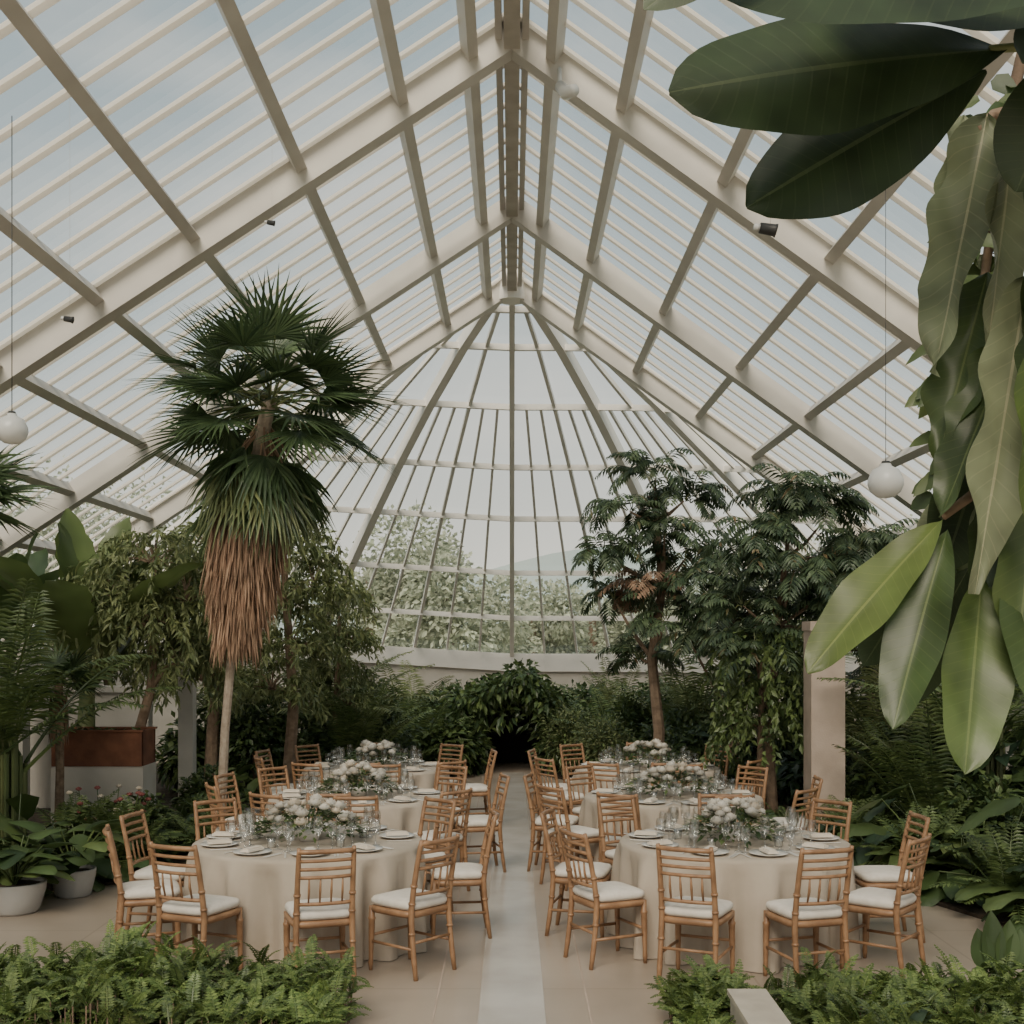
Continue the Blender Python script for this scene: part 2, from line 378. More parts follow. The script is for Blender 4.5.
# ---------------------------------------------------------------- tables
def table_mesh(seed):
    random.seed(seed); b=MB(); n=220; prof=[(0.0001,.75),(.5,.751),(.82,.75),(.848,.742),(.856,.72)]+[(.856,.74-.735*i/9) for i in range(1,10)]
    ph=[U(0,6) for _ in range(4)]; vs=[];fs=[]
    for i,(r,z) in enumerate(prof):
        t=max(0,(.72-z)/.72)
        for j in range(n):
            a=2*math.pi*j/n
            q=math.sin(a*16+ph[0]+1.2*math.sin(a*3+ph[3])); w=(abs(q)**.7*(1 if q>0 else -1))*.7+math.sin(a*29+ph[1])*.25+math.sin(a*7+ph[2])*.4
            rr=r+t**.45*.08*(w+.15)
            vs.append(V((rr*math.cos(a),rr*math.sin(a),z)))
    for i in range(len(prof)-1):
        for j in range(n): fs.append((i*n+j,(i+1)*n+j,(i+1)*n+(j+1)%n,i*n+(j+1)%n))
    b.add(vs,fs,'cloth')
    b.tube([(0,0,0.01),(0,0,.74)],.05,'black',n=8)
    return b.mesh('round_banquet_table',smooth=True)
tm=[table_mesh(1),table_mesh(2)]
def rose(b,c,r,k):
    c=V(c)
    for ring,(cnt,op,h) in enumerate(((3,.25,.9),(5,.6,.75),(6,1.0,.5))):
        off=U(0,6)
        for i in range(cnt):
            a=off+2*math.pi*i/cnt; rad=V((math.cos(a),math.sin(a),0)); sd=V((-math.sin(a),math.cos(a),0))
            w=r*(.55+.25*ring)
            vs=[];
            for t,o,z in((0,.15,-.3),(.5,.3+.55*op,.15*h),(1,.2+.8*op,h)):
                for u in(-1,0,1):
                    ww=w*(.5 if t==0 else (1 if t==.5 else .6))
                    vs.append(c+rad*(r*o*(1-.25*abs(u)))+sd*(ww*u*.6)+V((0,0,r*z*(1-.15*abs(u)))))
            b.add(vs,[(0,1,4,3),(1,2,5,4),(3,4,7,6),(4,5,8,7)],k)
def centerpiece(seed):
    random.seed(seed); b=MB()
    b.lathe([(.0,.0),(.07,.0),(.09,.05),(.10,.09),(.09,.09),(.0,.07)],(0,0,0),'china',n=16)
    for i in range(32):
        a=U(0,6.28); r=.27*math.sqrt(R_()); z=.16+.13*(1-(r/.27)**2)+U(-.02,.03)
        p=V((r*math.cos(a)*1.15,r*math.sin(a)*.85,z)); b.tube([(p.x*.2,p.y*.2,.06),p],.003,'g2',n=3,cap=False)
        rose(b,p,U(.038,.06),'rose' if R_()<.75 else 'rosep')
    for i in range(620):
        a=U(0,6.28); r=.35*math.sqrt(R_()); z=.08+.14*(1-(r/.36)**2)+U(-.05,.02)
        d=V((math.cos(a),math.sin(a),U(-.3,.8)))
        b.leaf((r*math.cos(a)*1.15,r*math.sin(a)*.9,max(.02,z)),d,(U(-.4,.4),U(-.4,.4),1),U(.05,.12),U(.02,.04),'g1' if R_()<.6 else 'g2',.3)
    return b.mesh('flower_centerpiece',smooth=True)
cms=[centerpiece(i) for i in(11,12,13)]
def settings(angs):
    g=MB();p=MB();nk=MB();c=MB()
    for a in angs:
        a=math.radians(a); d=V((math.cos(a),math.sin(a),0)); s=V((-d.y,d.x,0))
        q=d*.66; p.lathe([(0,.0),(.08,.0),(.085,.006),(.135,.018),(.137,.022),(.085,.011),(0,.010)],q,'china',n=24)
        rot=Matrix.Rotation(a,3,'Z')
        nk.box(q+V((0,0,.030)),(.17,.075,.016),'napkin',rot); nk.box(q+V((0,0,.042)),(.15,.05,.010),'napkin',rot)
        for k,(rr,ss,h) in enumerate(((.47,.16,1.0),(.45,.06,1.15),(.52,.22,.85))):
            w=d*rr+s*ss
            pr=[(.034,0),(.034,.003),(.005,.008),(.004,.08),(.012,.09),(.032,.115),(.038,.15),(.036,.185),(.031,.21)]
            g.lathe([(x,z*h) for x,z in pr],w,'wine',n=14)
        for ss in(-.17,.17,.19): nk.box(q+s*ss+V((0,0,.005)),(.19,.012,.003),'china',rot)
    for k in range(5):
        a=k*1.256+.4; w=V((math.cos(a)*.42,math.sin(a)*.38,0)); c.lathe([(0,0),(.03,0),(.034,.07),(.031,.07),(.028,.01)],w,'wine',n=12); c.lathe([(.022,.004),(.022,.045),(0,.047)],w,'rose',n=10)
    return g.mesh('wine_glasses',True),p.mesh('dinner_plates',True),nk.mesh('folded_napkins'),c.mesh('votive_candles',True)
angL=[315,280,243,203,171,133,93,53,11]; angR=[207,245,281,320,3,47,87,127,167]
sL=settings(angL); sR=settings(angR)
rows=[(-1.52,9.35,angL,sL),(1.66,9.35,angR,sR),(-1.48,12.05,angL,sL),(1.55,12.05,angR,sR),(-1.60,14.75,angL,sL),(1.60,14.75,angR,sR)]
random.seed(5)
for i,(x,y,an,st) in enumerate(rows):
    obj('round_banquet_table',tm[i%2],(x,y,0))
    obj('flower_centerpiece',cms[i%3],(x,y,.752),rz=i*1.1)
    for nm,me in zip(('wine_glasses','dinner_plates','folded_napkins','votive_candles'),st): obj(nm,me,(x,y,.752))
    for a in an:
        aj=math.radians(a+U(-3,3)); r=1.13+U(-.01,.03)
        obj('chiavari_chair',chair_me,(x+r*math.cos(aj),y+r*math.sin(aj),0),rz=aj+math.pi/2+U(-.12,.12))

# ---------------------------------------------------------------- plants
random.seed(21)
def frond(b,base,d,L,lf,n,k,droop=.9,rk=None,w=.035,up=.25,ldroop=.5):
    p=V(base); d=V(d).normalized(); pts=[p.copy()]; m=10
    for i in range(m):
        p=p+d*(L/m); pts.append(p.copy()); d=(d+V((0,0,-droop/m*(.4+1.2*i/m)))).normalized()
    b.tube(pts,[.012*(1-.8*i/m)*max(.5,L) for i in range(m+1)],rk or k,n=4,cap=False)
    for i in range(n):
        t=.18+.82*i/(n-1); f=t*m; j=min(m-1,int(f)); q=pts[j].lerp(pts[j+1],f-j); dd=(pts[j+1]-pts[j]).normalized()
        sd=dd.cross(V((0,0,1)))
        if sd.length<.05: sd=V((1,0,0))
        sd.normalize(); nn=sd.cross(dd)
        l=lf*math.sin(math.pi*(.12+.83*t))**.7
        for s in(-1,1):
            b.leaf(q,dd*.55+sd*s+nn*up+rdir()*.08,nn,l*U(.9,1.1),w,k,ldroop)
def fan(b,base,d,pet,L,k,nseg=24,spread=115,w=.05,droop=.5,pk=None,pdroop=.3,nb=4):
    base=V(base); d=V(d).normalized(); p=base; pts=[p]
    for i in range(5): p=p+d*(pet/5); pts.append(p); d=(d+V((0,0,-pdroop/5))).normalized()
    b.tube(pts,[.016,.013,.011,.01,.009,.008],pk or k,n=4,cap=False)
    sd=d.cross(V((0,0,1)))
    if sd.length<.1: sd=d.cross(V((1,0,0)))
    sd.normalize(); nn=sd.cross(d)
    rot=U(-.6,.6); q=Matrix.Rotation(rot,3,d); sd=q@sd; nn=q@nn
    for i in range(nseg):
        a=math.radians(-spread+2*spread*i/(nseg-1)); dd=d*math.cos(a)+sd*math.sin(a)+nn*.12
        l=L*(.72+.28*math.cos(a*.8))*U(.93,1.05)
        b.blade(p,dd,nn,l,w*U(.85,1.1),k,n=nb,droop=droop*U(.5,1.5),fold=.35,prof=lambda t:(min(1,.25+t*2.4) if t<.4 else max(.02,(1-t)/.6)**.9))
b=MB(); top=V((.50,0,4.70))
tp=[V((0,0,0)),V((.01,0,.6)),V((.04,0,1.3)),V((.10,0,2.0)),V((.19,0,2.8)),V((.31,0,3.6)),V((.43,0,4.4)),top]
b.tube(tp,[.08,.05,.045,.045,.05,.07,.08,.07],'barkp',n=10)
for i in range(44):
    e=U(-.25,1.25) if i<34 else U(-.6,0); a=i*2.39996+U(-.2,.2); d=V((math.cos(a)*math.cos(e),math.sin(a)*math.cos(e),math.sin(e)))
    fan(b,top+V((0,0,U(-.12,.1))),d,U(.45,.82),U(.62,.82),'palm',nseg=22,spread=90,w=.042,droop=.35,pk='g3',nb=5)
for i in range(36):
    a=i*2.39996; e=U(-1.35,-.75); d=V((math.cos(a)*math.cos(e),math.sin(a)*math.cos(e),math.sin(e)))
    fan(b,top+V((-.06,0,U(-.55,-.15))),d,U(.35,.65),U(.65,.85),'palm' if i%5 else 'g3',nseg=18,spread=70,w=.05,droop=1.2,pk='dead',nb=5)
for i in range(3000):
    t=R_(); z=3.72-1.75*t*.86; a=U(0,6.28); c=V((.33-.18*t,0,0)); rr=(.29+.15*math.sin(math.pi*min(1,t*1.1)))*(1-.34*t)*math.sqrt(U(.4,1))
    pp=c+V((math.cos(a)*rr,math.sin(a)*rr,z+.1))
    b.blade(pp,V((math.cos(a)*.14-.03,math.sin(a)*.14,-1))+rdir()*.14,V((math.cos(a),math.sin(a),.2)),U(.22,.45),U(.012,.024),'dead',n=3,droop=.4,fold=.5,twist=U(-1.5,1.5))
obj('fan_palm_tree',b.mesh('fan_palm'),(-2.98,12.8,0))
b=MB(); 
for i in range(20):
    a=i*2.4; e=U(-.4,1.2); d=V((math.cos(a)*math.cos(e),math.sin(a)*math.cos(e),math.sin(e))); fan(b,(0,0,2.9),d,.35,.5,'palm',nseg=16,w=.05,nb=4)
b.tube([(0,0,0),(.05,0,1.4),(0,0,2.9)],[.09,.07,.07],'bark',n=8)
for i in range(200):
    a=U(0,6.28); b.blade((math.cos(a)*.13,math.sin(a)*.13,U(2.2,2.8)),(math.cos(a)*.1,math.sin(a)*.1,-1),(math.cos(a),math.sin(a),0),.4,.03,'dead',n=2)
smallfan=b.mesh('small_fan_palm')
obj('small_fan_palm',smallfan,(-4.8,10.6,0),.5,1.15)
obj('small_fan_palm',smallfan,(-6.3,13.4,0),2.5,.95)
obj('small_fan_palm',smallfan,(-4.75,13.1,0),1.5,.62)

def shrub(seed,n,R,H,L,W,ks,dr=.5,stems=10,lump=7):
    random.seed(seed); b=MB(); cs=[]
    for i in range(lump):
        a=U(0,6.28); r=R*.55*math.sqrt(R_()); cs.append((V((r*math.cos(a),r*math.sin(a),H*U(.3,.72))),R*U(.35,.55),H*U(.25,.38)))
    for c,rr,hh in cs: b.tube([(c.x*.2,c.y*.2,0),(c.x*.7,c.y*.7,c.z*.5),c],[.03,.02,.01],'bark',n=5)
    for i in range(n):
        c,rr,hh=cs[i%lump]; o=rdir(-.7,1); f=U(.6,1.1)
        p=c+V((o.x*rr*f,o.y*rr*f,o.z*hh*f)); 
        if p.z<.04: p.z=U(.04,.2)
        d=o*.7+rdir()*.6+V((0,0,.1)); b.leaf(p,d,V((o.x*.5,o.y*.5,1))+rdir()*.35,L*U(.6,1.15),W*U(.7,1.1),ks[0] if R_()<.7 else ks[-1],dr)
    return b.mesh('shrub')
sh=[shrub(31,2400,1.0,1.6,.17,.075,['g1','g2']),shrub(32,1900,.95,1.3,.24,.11,['g2','g1']),shrub(33,2800,.9,1.5,.13,.055,['g3','g2']),shrub(34,1300,1.0,1.2,.34,.15,['g1','g4'])]
def bigclump(seed,n,L,W,H,k,prof=heart,drp=.8):
    random.seed(seed); b=MB()
    for i in range(n):
        a=i*2.4+U(-.3,.3); e=U(.35,1.35); pl=H*U(.5,1.0); d=V((math.cos(a)*math.cos(e),math.sin(a)*math.cos(e),math.sin(e)))
        p=V((U(-.08,.08),U(-.08,.08),0)); pts=[p]; dd=d.copy()
        for j in range(4): p=p+dd*(pl/4); pts.append(p); dd=(dd+V((d.x*.15,d.y*.15,-.12))).normalized()
        b.tube(pts,[.014,.012,.01,.008,.007],'g2',n=4,cap=False)
        ld=V((math.cos(a),math.sin(a),U(-.5,.25))); b.blade(p,ld,V((0,0,1))+rdir()*.25,L*U(.75,1.1),W*U(.8,1.1),k,n=8,droop=drp,fold=-.18,prof=prof,wave=.03,cols=2)
    return b.mesh('clump',smooth=True)
cl=[bigclump(41,34,.42,.34,.75,'g1'),bigclump(42,26,.55,.40,.9,'g2'),bigclump(43,30,.7,.2,.8,'g4',prof=lance,drp=1.1)]
def fernclump(seed,n,L,k='fern'):
    random.seed(seed); b=MB()
    for i in range(n):
        a=i*2.4; e=U(.4,1.35); frond(b,(U(-.04,.04),U(-.04,.04),.02),(math.cos(a)*math.cos(e),math.sin(a)*math.cos(e),math.sin(e)),L*U(.7,1.1),.13*L/.6,20,k,droop=1.3,w=.022*L/.6)
    return b.mesh('fern')
fe=[fernclump(51,34,.6,'g2'),fernclump(52,30,.9,'g2')]
def areca(seed,n,L,h0=.2,k='g2'):
    random.seed(seed); b=MB()
    for i in range(n):
        a=i*2.4+U(-.3,.3); e=U(.55,1.4); st=V((U(-.15,.15),U(-.15,.15),0)); tp=st+V((0,0,h0*U(.7,1.1)))
        b.tube([st,tp],.025,'g3',n=5)
        frond(b,tp,(math.cos(a)*math.cos(e),math.sin(a)*math.cos(e),math.sin(e)),L*U(.8,1.1),.42*L/1.6,30,k,droop=1.1,w=.036,up=.35,ldroop=.7)
    return b.mesh('areca')
ar=[areca(61,16,1.6),areca(62,18,2.0,.6,'g3'),areca(63,16,1.7,1.3,'g2')]
def bananap(seed,n,L,h,k='g2'):
    random.seed(seed); b=MB(); b.tube([(0,0,0),(0,0,h*.5),(.02,0,h)],[.13,.10,.07],'g3',n=8)
    for i in range(n):
        a=i*2.4+U(-.3,.3); e=U(.85,1.45); d=V((math.cos(a)*math.cos(e),math.sin(a)*math.cos(e),math.sin(e)))
        p=V((0,0,h*.95)); q=p+d*.45; b.tube([p,q,q+d*.2],[.035,.02,.015],'g3',n=5)
        b.blade(q,d,V((-d.x,-d.y,1.2)),L*U(.8,1.1),.44*L/1.4,k,n=16,droop=.9,fold=.25,prof=banana,wave=.04,cols=2,split=1)
    return b.mesh('banana',smooth=True)
ba=[bananap(71,9,1.35,1.4,'g2'),bananap(72,8,1.2,1.8,'g1')]
def weeping(seed,trunk,blobs,k,leafL=.10,leafW=.035,per=60,slen=.8,bk='bark',tw=.10,grav=.22):
    random.seed(seed); b=MB(); trunk=[V(p) for p in trunk]
    b.tube(trunk,[tw*(1-.5*i/(len(trunk)-1)) for i in range(len(trunk))],bk,n=8)
    for (c,rx,rz) in blobs:
        c=V(c); j=min(trunk,key=lambda q:(q-c+V((0,0,.6))).length); b.tube([j,j.lerp(c,.5)+V((0,0,.1)),c],[tw*.45,tw*.3,tw*.15],bk,n=5)
        for i in range(per):
            o=rdir(-.3,1); s0=c+V((o.x*rx*U(.3,1),o.y*rx*U(.3,1),o.z*rz)); b.tube([c,c.lerp(s0,.6)+V((0,0,.05)),s0],[.012,.008,.004],bk,n=3,cap=False) if i%3==0 else None
            d=V((o.x,o.y,.35)).normalized(); p=s0; L=slen*U(.4,1.2); m=int(L/.05)
            for q in range(m):
                p=p+d*.05; d=(d+V((0,0,-grav))+rdir()*.12).normalized()
                if p.z<.05: break
                for _ in range(2):
                    b.leaf(p,d*.4+rdir()*.8+V((0,0,-.25)),rdir(.2,1),leafL*U(.7,1.2),leafW*U(.8,1.2),k,.6)
    return b.mesh('weeping')
def feather(seed,trunk,blobs,k='sch',L=.62,per=10,tw=.09,dead=0):
    random.seed(seed); b=MB(); trunk=[V(p) for p in trunk]
    b.tube(trunk,[tw*(1-.5*i/(len(trunk)-1)) for i in range(len(trunk))],'bark',n=8)
    for bi,(c,rx,rz) in enumerate(blobs):
        c=V(c); j=min(trunk,key=lambda q:(q-c+V((0,0,.5))).length); b.tube([j,j.lerp(c,.5)+V((0,0,-.05)),c],[tw*.4,tw*.3,tw*.12],'bark',n=5)
        for i in range(per):
            o=rdir(-.2,1); p=c+V((o.x*rx*.5,o.y*rx*.5,o.z*rz*.9)); b.tube([c.lerp(p,.2),c.lerp(p,.7)+V((0,0,.03)),p],[.009,.007,.005],'g3',n=3,cap=False)
            for q in range(3):
                e=U(0,1.0); a=math.atan2(o.y,o.x)+U(-1,1); d=(math.cos(a)*math.cos(e),math.sin(a)*math.cos(e),math.sin(e))
                frond(b,p,d,L*U(.65,1.15),.19*L/.55,11,'dead' if (bi==dead-1 and R_()<.7) else k,droop=U(1.8,2.9),w=.042,up=.05,ldroop=.9)
    return b.mesh('feather')
m_=feather(81,[(0,0,0),(.05,0,1),(-.05,0,2),(.1,0,3),(0,0,3.9)],
 [((.0,0,4.45),.45,.2),((.4,.1,4.15),.35,.15),((-.35,0,4.0),.35,.15),((.1,-.2,3.65),.3,.15),((-.65,0,3.4),.3,.15),((.4,0,3.35),.3,.15),((-.05,0,2.9),.25,.2),((-.55,.1,2.8),.3,.15),((.1,-.3,2.5),.25,.2),((-.2,0,2.0),.3,.25)],per=7,dead=7)
obj('rainforest_tree',m_,(1.95,17.0,0),0,(1,1,1.0))
m_=feather(82,[(0,0,0),(.1,0,1.2),(0,0,2.4),(.15,0,3.0)],
 [((.1,0,3.35),.4,.2),((-.4,0,3.0),.35,.2),((.5,0,2.9),.35,.2),((0,-.3,2.5),.4,.25),((-.5,0,2.2),.35,.25),((.5,0,2.1),.35,.25),((0,-.2,1.7),.4,.3)],per=8)
obj('rainforest_tree',m_,(2.85,16.4,0),0)
m_=feather(83,[(0,0,0),(-.05,0,1.2),(.05,0,2.4),(.15,0,3.2)],
 [((.2,0,3.9),.4,.2),((.6,0,3.65),.35,.2),((-.25,0,3.4),.3,.2),((.2,-.2,3.05),.4,.25),((.8,0,3.0),.35,.2),((-.35,0,2.65),.3,.25),((-.25,-.2,2.1),.3,.3),((1.0,0,3.3),.35,.2),((.7,.1,2.5),.3,.2)],per=9,tw=.07)
obj('rainforest_tree',m_,(3.05,14.6,0),0)
obj('rainforest_tree',m_,(4.7,16.4,0),2.0,.88)
obj('rainforest_tree',m_,(5.9,15.2,0),4.0,.8)
m_=weeping(84,[(0,0,0),(0,0,1),(.02,0,2.2)],[((0,0,2.1),.3,.2),((.05,0,1.6),.25,.2),((0,0,1.2),.28,.2)],'g2',leafL=.09,leafW=.05,per=45,slen=.8,tw=.05)
obj('climbing_vine',m_,(2.85,14.35,0))
# ---- left trees
m_=weeping(91,[(-.35,0,0),(-.3,0,.8),(-.05,0,1.7),(0,0,2.4)],[((0,0,3.1),.45,.3),((-.4,0,2.75),.4,.25),((.35,0,2.7),.35,.3),((0,-.3,2.4),.4,.3),((.3,0,2.0),.35,.25)],'g3',per=70,slen=.7,leafL=.12,leafW=.035,tw=.08)
obj('weeping_fig_tree',m_,(-4.05,14.2,0),0)
obj('weeping_fig_tree',m_,(-5.9,18.1,0),4.1,.95)
m_=weeping(92,[(0,0,0),(.1,0,1.4),(0,0,2.8)],[((0,0,3.4),.4,.35),((.35,0,2.9),.35,.35),((-.3,0,2.7),.35,.35),((.1,-.1,2.1),.35,.3),((-.2,0,1.6),.35,.3)],'g3',per=60,slen=.6,leafL=.13,leafW=.04,grav=.15)
obj('feathery_bamboo_tree',m_,(-3.0,16.6,0),0,1.0)
obj('feathery_bamboo_tree',m_,(-2.6,18.8,0),2.2,.8)
obj('feathery_bamboo_tree',m_,(-4.3,17.8,0),1.2,1.05)
random.seed(100)
obj('banana_plant',ba[0],(-4.85,14.2,0),.3,1.22)
obj('banana_plant',ba[1],(-5.9,14.6,0),1.7,1.05)
obj('banana_plant',ba[1],(5.2,13.4,0),.7,.9)
for (x,y,r,s,i) in ((-2.3,18.3,.3,.95,0),(-2.9,19.8,2,1.1,1),(-1.7,20.4,4,.85,0),(-1.9,23.4,1,.85,1),(2.0,23.4,2,.85,1),(-4.9,12.2,.5,1.0,2),(-6.4,12.6,5,1.0,2),(1.7,20.2,1,.85,0),(2.9,19.8,2,.95,1),(4.2,18.8,3,1.1,2),(4.9,12.8,3,1.05,2),(4.6,14.8,1,1.0,1),(-4.2,19.4,2,1.1,1),(6.0,17,2,1.1,1),(4.35,13.0,4,.95,0)):
    obj('areca_palm',ar[i],(x,y,0),r,s)
spots=[(-1.15,20.6,.85,1),(-1.3,22,.9,0),(-2.2,19.4,.85,0),(-3.1,18.6,.9,1),(-2.7,20.8,.95,2),(-3.7,18.2,.9,0),(-1.9,22.6,.95,3),(-4.6,18.4,.9,1),
 (1.0,20.6,.85,2),(1.3,22,.9,1),(1.9,20.2,.85,0),(1.45,19.0,.7,2),(2.6,18.8,.85,1),(2.4,17.7,.75,0),(3.3,17.6,.9,3),(3.4,19.2,.95,2),(4.4,17.4,1,0),(2.9,16.1,.6,1),(4.1,15.7,.75,3),(2.6,21,1.0,0),
 (-3.95,13.4,.5,1),(-5.8,12.0,.8,0),(-3.55,15.0,.55,1),(-5.9,13.4,.8,1),(4.6,13.8,.9,0),(5.4,12.6,1.1,3),(4.5,12.0,.75,1),(-.95,24.0,.85,0),(1.0,24.0,.85,0),(-1.7,24.6,.95,1),(1.8,24.6,.95,3),(-2.9,23.6,1,0),(3.0,23.6,1,0)]
for x,y,s,i in spots: obj('broadleaf_shrub',sh[i],(x,y,0),U(0,6),(s,s,s*U(.9,1.1)))
random.seed(101); b=MB()
for sx in(-1,1): b.tube([(sx*.66,0,0),(sx*.62,0,.9),(sx*.42,0,1.35),(0,0,1.48)],.03,'black',n=6)
for i in range(3600):
    t=U(-1,1); a=t*1.57; x=.74*math.sin(a)*1.05; z=.93+.60*math.cos(a) if R_()<.6 else U(.1,1.1)
    if z<.93: x=math.copysign(.72,t)
    lump=.10*math.sin(a*5+1)+.07*math.sin(a*9)
    o=rdir()*U(.4,1.6); b.leaf((x+o.x*.2+lump*math.sin(a),o.y*.35,z+o.z*.13+lump),o+V((0,0,-.2)),rdir(.1,1),U(.12,.22),.08,'g1' if R_()<.6 else 'g2',.6)
obj('leafy_garden_arch',b.mesh('arch'),(0,21.2,0))
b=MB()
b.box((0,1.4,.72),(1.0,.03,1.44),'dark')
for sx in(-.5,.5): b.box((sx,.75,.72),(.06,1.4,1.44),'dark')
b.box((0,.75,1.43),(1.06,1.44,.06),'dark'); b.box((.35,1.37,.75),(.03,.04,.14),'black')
obj('doorway_shade_box',b.mesh('shade_box'),(0,21.6,0))  # near-black box added to stand for the shade in the far opening
lows=[(-4.05,11.9,.8,0),(-4.6,11.4,.95,1),(-3.75,12.7,.65,0),(-3.7,13.4,.6,1),(-3.2,13.6,.6,2),(-4.3,12.9,.65,1),(-5.1,10.9,1.0,1),
 (3.55,12.3,.75,2),(3.0,13.9,.6,0),(3.1,13.0,.6,2),(4.0,11.9,1.0,1),(4.3,11.2,1.05,1),(4.0,10.95,.8,0),(4.6,10.4,1.1,1),(4.35,9.7,.8,0),(4.2,12.6,1.0,2),(2.8,16.6,.8,2),(-2.75,16.9,.7,0),(-3.3,17.3,.7,1),(2.2,18.2,.7,1)]
for x,y,s,i in lows: obj('philodendron_plant',cl[i],(x,y,0),U(0,6),s)
for x,y,s,i in [(-3.05,12.9,.7,1),(-3.35,13.1,.8,0),(-3.8,12.2,.9,1),(2.95,13.3,.7,1),(3.4,12.7,.8,1),(3.75,13.2,.7,1),(4.1,10.3,.9,1),(-3.5,14.2,.7,1),(3.8,11.5,.9,1),(-2.5,17.8,.9,1),(2.1,17.2,.9,1),(3.9,13.9,1,1),(-4.3,12.3,.9,1)]:
    obj('fern_plant',fe[i],(x,y,0),U(0,6),s)
def pot(x,y,r,h):
    b=MB(); b.lathe([(0,0),(r*.72,0),(r*.80,.02),(r,h*.75),(r*1.02,h*.95),(r*1.03,h),(r*.93,h),(r*.9,h*.88)],(0,0,0),'pot',n=28); b.lathe([(r*.91,h*.88),(0,h*.9)],(0,0,0),'soil',n=28)
    for i in range(26):
        a=i*2.4; e=U(.6,1.4); d=V((math.cos(a)*math.cos(e),math.sin(a)*math.cos(e),math.sin(e))); pl=U(.18,.46); q=V((0,0,h*.9))+d*pl
        b.tube([(0,0,h*.88),V((0,0,h*.9))+d*pl*.5+V((0,0,.03)),q],.008,'g2',n=4,cap=False)
        b.blade(q,V((d.x,d.y,U(-.2,.3))),V((0,0,1))+rdir()*.3,U(.24,.34),U(.24,.32),'g1' if i%3 else 'g2',n=8,droop=.7,fold=-.18,prof=heart,cols=2)
    obj('potted_philodendron',b.mesh('pot',True),(x,y,0))
pot(-4.12,10.35,.25,.25); pot(-3.86,11.0,.19,.24)
b=MB()
b.box((0,0,.44),(1.0,.5,.88),'plaster')
for s in(-1,1): b.box((s*.47,0,1.07),(.04,.5,.38),'corten'); b.box((0,s*.24,1.07),(.98,.04,.38),'corten'); b.box((0,s*.24,1.265),(1.02,.07,.02),'corten')
b.box((0,0,1.2),(.9,.44,.06),'soil')
for i in range(160):
    p=V((U(-.42,.42),U(-.18,.18),1.2)); b.leaf(p,rdir(.3,1),rdir(.1,1),U(.12,.25),.05,'g2',.7)
obj('corten_planter',b.mesh('corten_planter'),(-4.5,13.8,0))
random.seed(102); b=MB()
for i in range(30):
    p=V((U(-.4,.4),U(-.3,.3),U(.45,.75))); b.tube([(p.x*.5,p.y*.5,0),p],.006,'g2',n=3,cap=False); rose(b,p,.035,'pink' if i%3 else 'rosep')
    for _ in range(12): b.leaf(V((p.x*.8,p.y*.8,U(.1,.6))),rdir(-.2,.8),rdir(.2,1),.12,.05,'g2',.4)
obj('anthurium_flowers',b.mesh('pinkflowers'),(-4.1,12.6,0)); 
def bed(name,pts,h):
    b=MB(); n=len(pts); b.add([(x,y,h) for x,y in pts]+[(x,y,0) for x,y in pts],[tuple(range(n))]+[(i,(i+1)%n,(i+1)%n+n,i+n) for i in range(n)],'soil'); obj(name,b.mesh(name))
bed('planting_bed',[(-3.5,11.6),(-2.75,12.5),(-2.75,13.4),(-3.3,14.3),(-3.1,15.6),(-2.3,17.0),(-1.3,19.6),(-.62,20.5),(-.62,26),(-4,25.4),(-7.2,21.5),(-8.0,19),(-8.0,10.9),(-4.3,11.1)],.03)
bed('planting_bed',[(3.4,11.6),(2.8,12.9),(2.75,13.9),(2.6,15.4),(1.8,16.6),(1.1,19.6),(.62,20.5),(.62,26),(4,25.4),(7.2,21.5),(8.0,19),(8.0,9.4),(4.0,9.4),(3.6,10.6)],.03)

# ---- foreground hedges
def hedge(seed,x0,x1,y0,y1,h,n):
    random.seed(seed); b=MB()
    for i in range(n):
        x=U(x0,x1); y=U(y0,y1); e=U(.3,1.3); a=U(0,6.28); edge=min(x-x0,x1-x,.4)/.4
        z=h*U(.25,.68)*(.6+.4*edge)*(1+.13*math.sin(x*5)+.08*math.sin(x*11+1)); d=(math.cos(a)*math.cos(e),math.sin(a)*math.cos(e),math.sin(e))
        b.tube([(x,y,0),(x,y,z)],.004,'bark',n=3,cap=False)
        frond(b,(x,y,z),d,U(.13,.24),U(.04,.06),12,'fern' if R_()<.75 else 'g2',droop=1.3,w=.018,up=.3)
    return b.mesh('hedge')
obj('fern_hedge',hedge(111,-3.6,-.95,6.3,7.5,.54,2200))
obj('fern_hedge',hedge(112,1.46,4.1,6.3,7.35,.42,1900))
obj('fern_hedge',hedge(113,.92,1.32,6.85,7.45,.48,340))
obj('fern_hedge',hedge(114,.90,1.12,6.2,6.85,.42,200))
bed('planting_bed',[(-3.7,6.2),(-.98,6.2),(-.98,7.5),(-3.7,7.5)],.04); bed('planting_bed',[(.93,6.2),(4.2,6.2),(4.2,7.35),(.93,7.35)],.04)
b=MB(); b.box((0,0,.165),(.18,.8,.33),'traver'); b.box((0,0,.345),(.21,.83,.03),'traver'); obj('stone_plinth',b.mesh('stone_plinth'),(1.27,6.36,0))
obj('philodendron_plant',cl[0],(3.0,6.75,0),1,.62); obj('philodendron_plant',cl[2],(2.35,6.6,0),2,.5)
obj('philodendron_plant',cl[1],(-3.1,6.5,0),1,.55); obj('philodendron_plant',cl[2],(-2.6,6.4,0),3,.5)
random.seed(9); b=MB()
for i,(dx,L) in enumerate(((0,.42),(.12,.36),(-.1,.3),(.2,.3))):
    q=V((dx*.6,0,.35)); b.tube([(0,0,0),q],.01,'g2',n=4); b.blade(q,(dx*1.2,.1,1),(0,-1,.2),L,.17,'g1',n=8,droop=.2,fold=.3,prof=lance,cols=2)
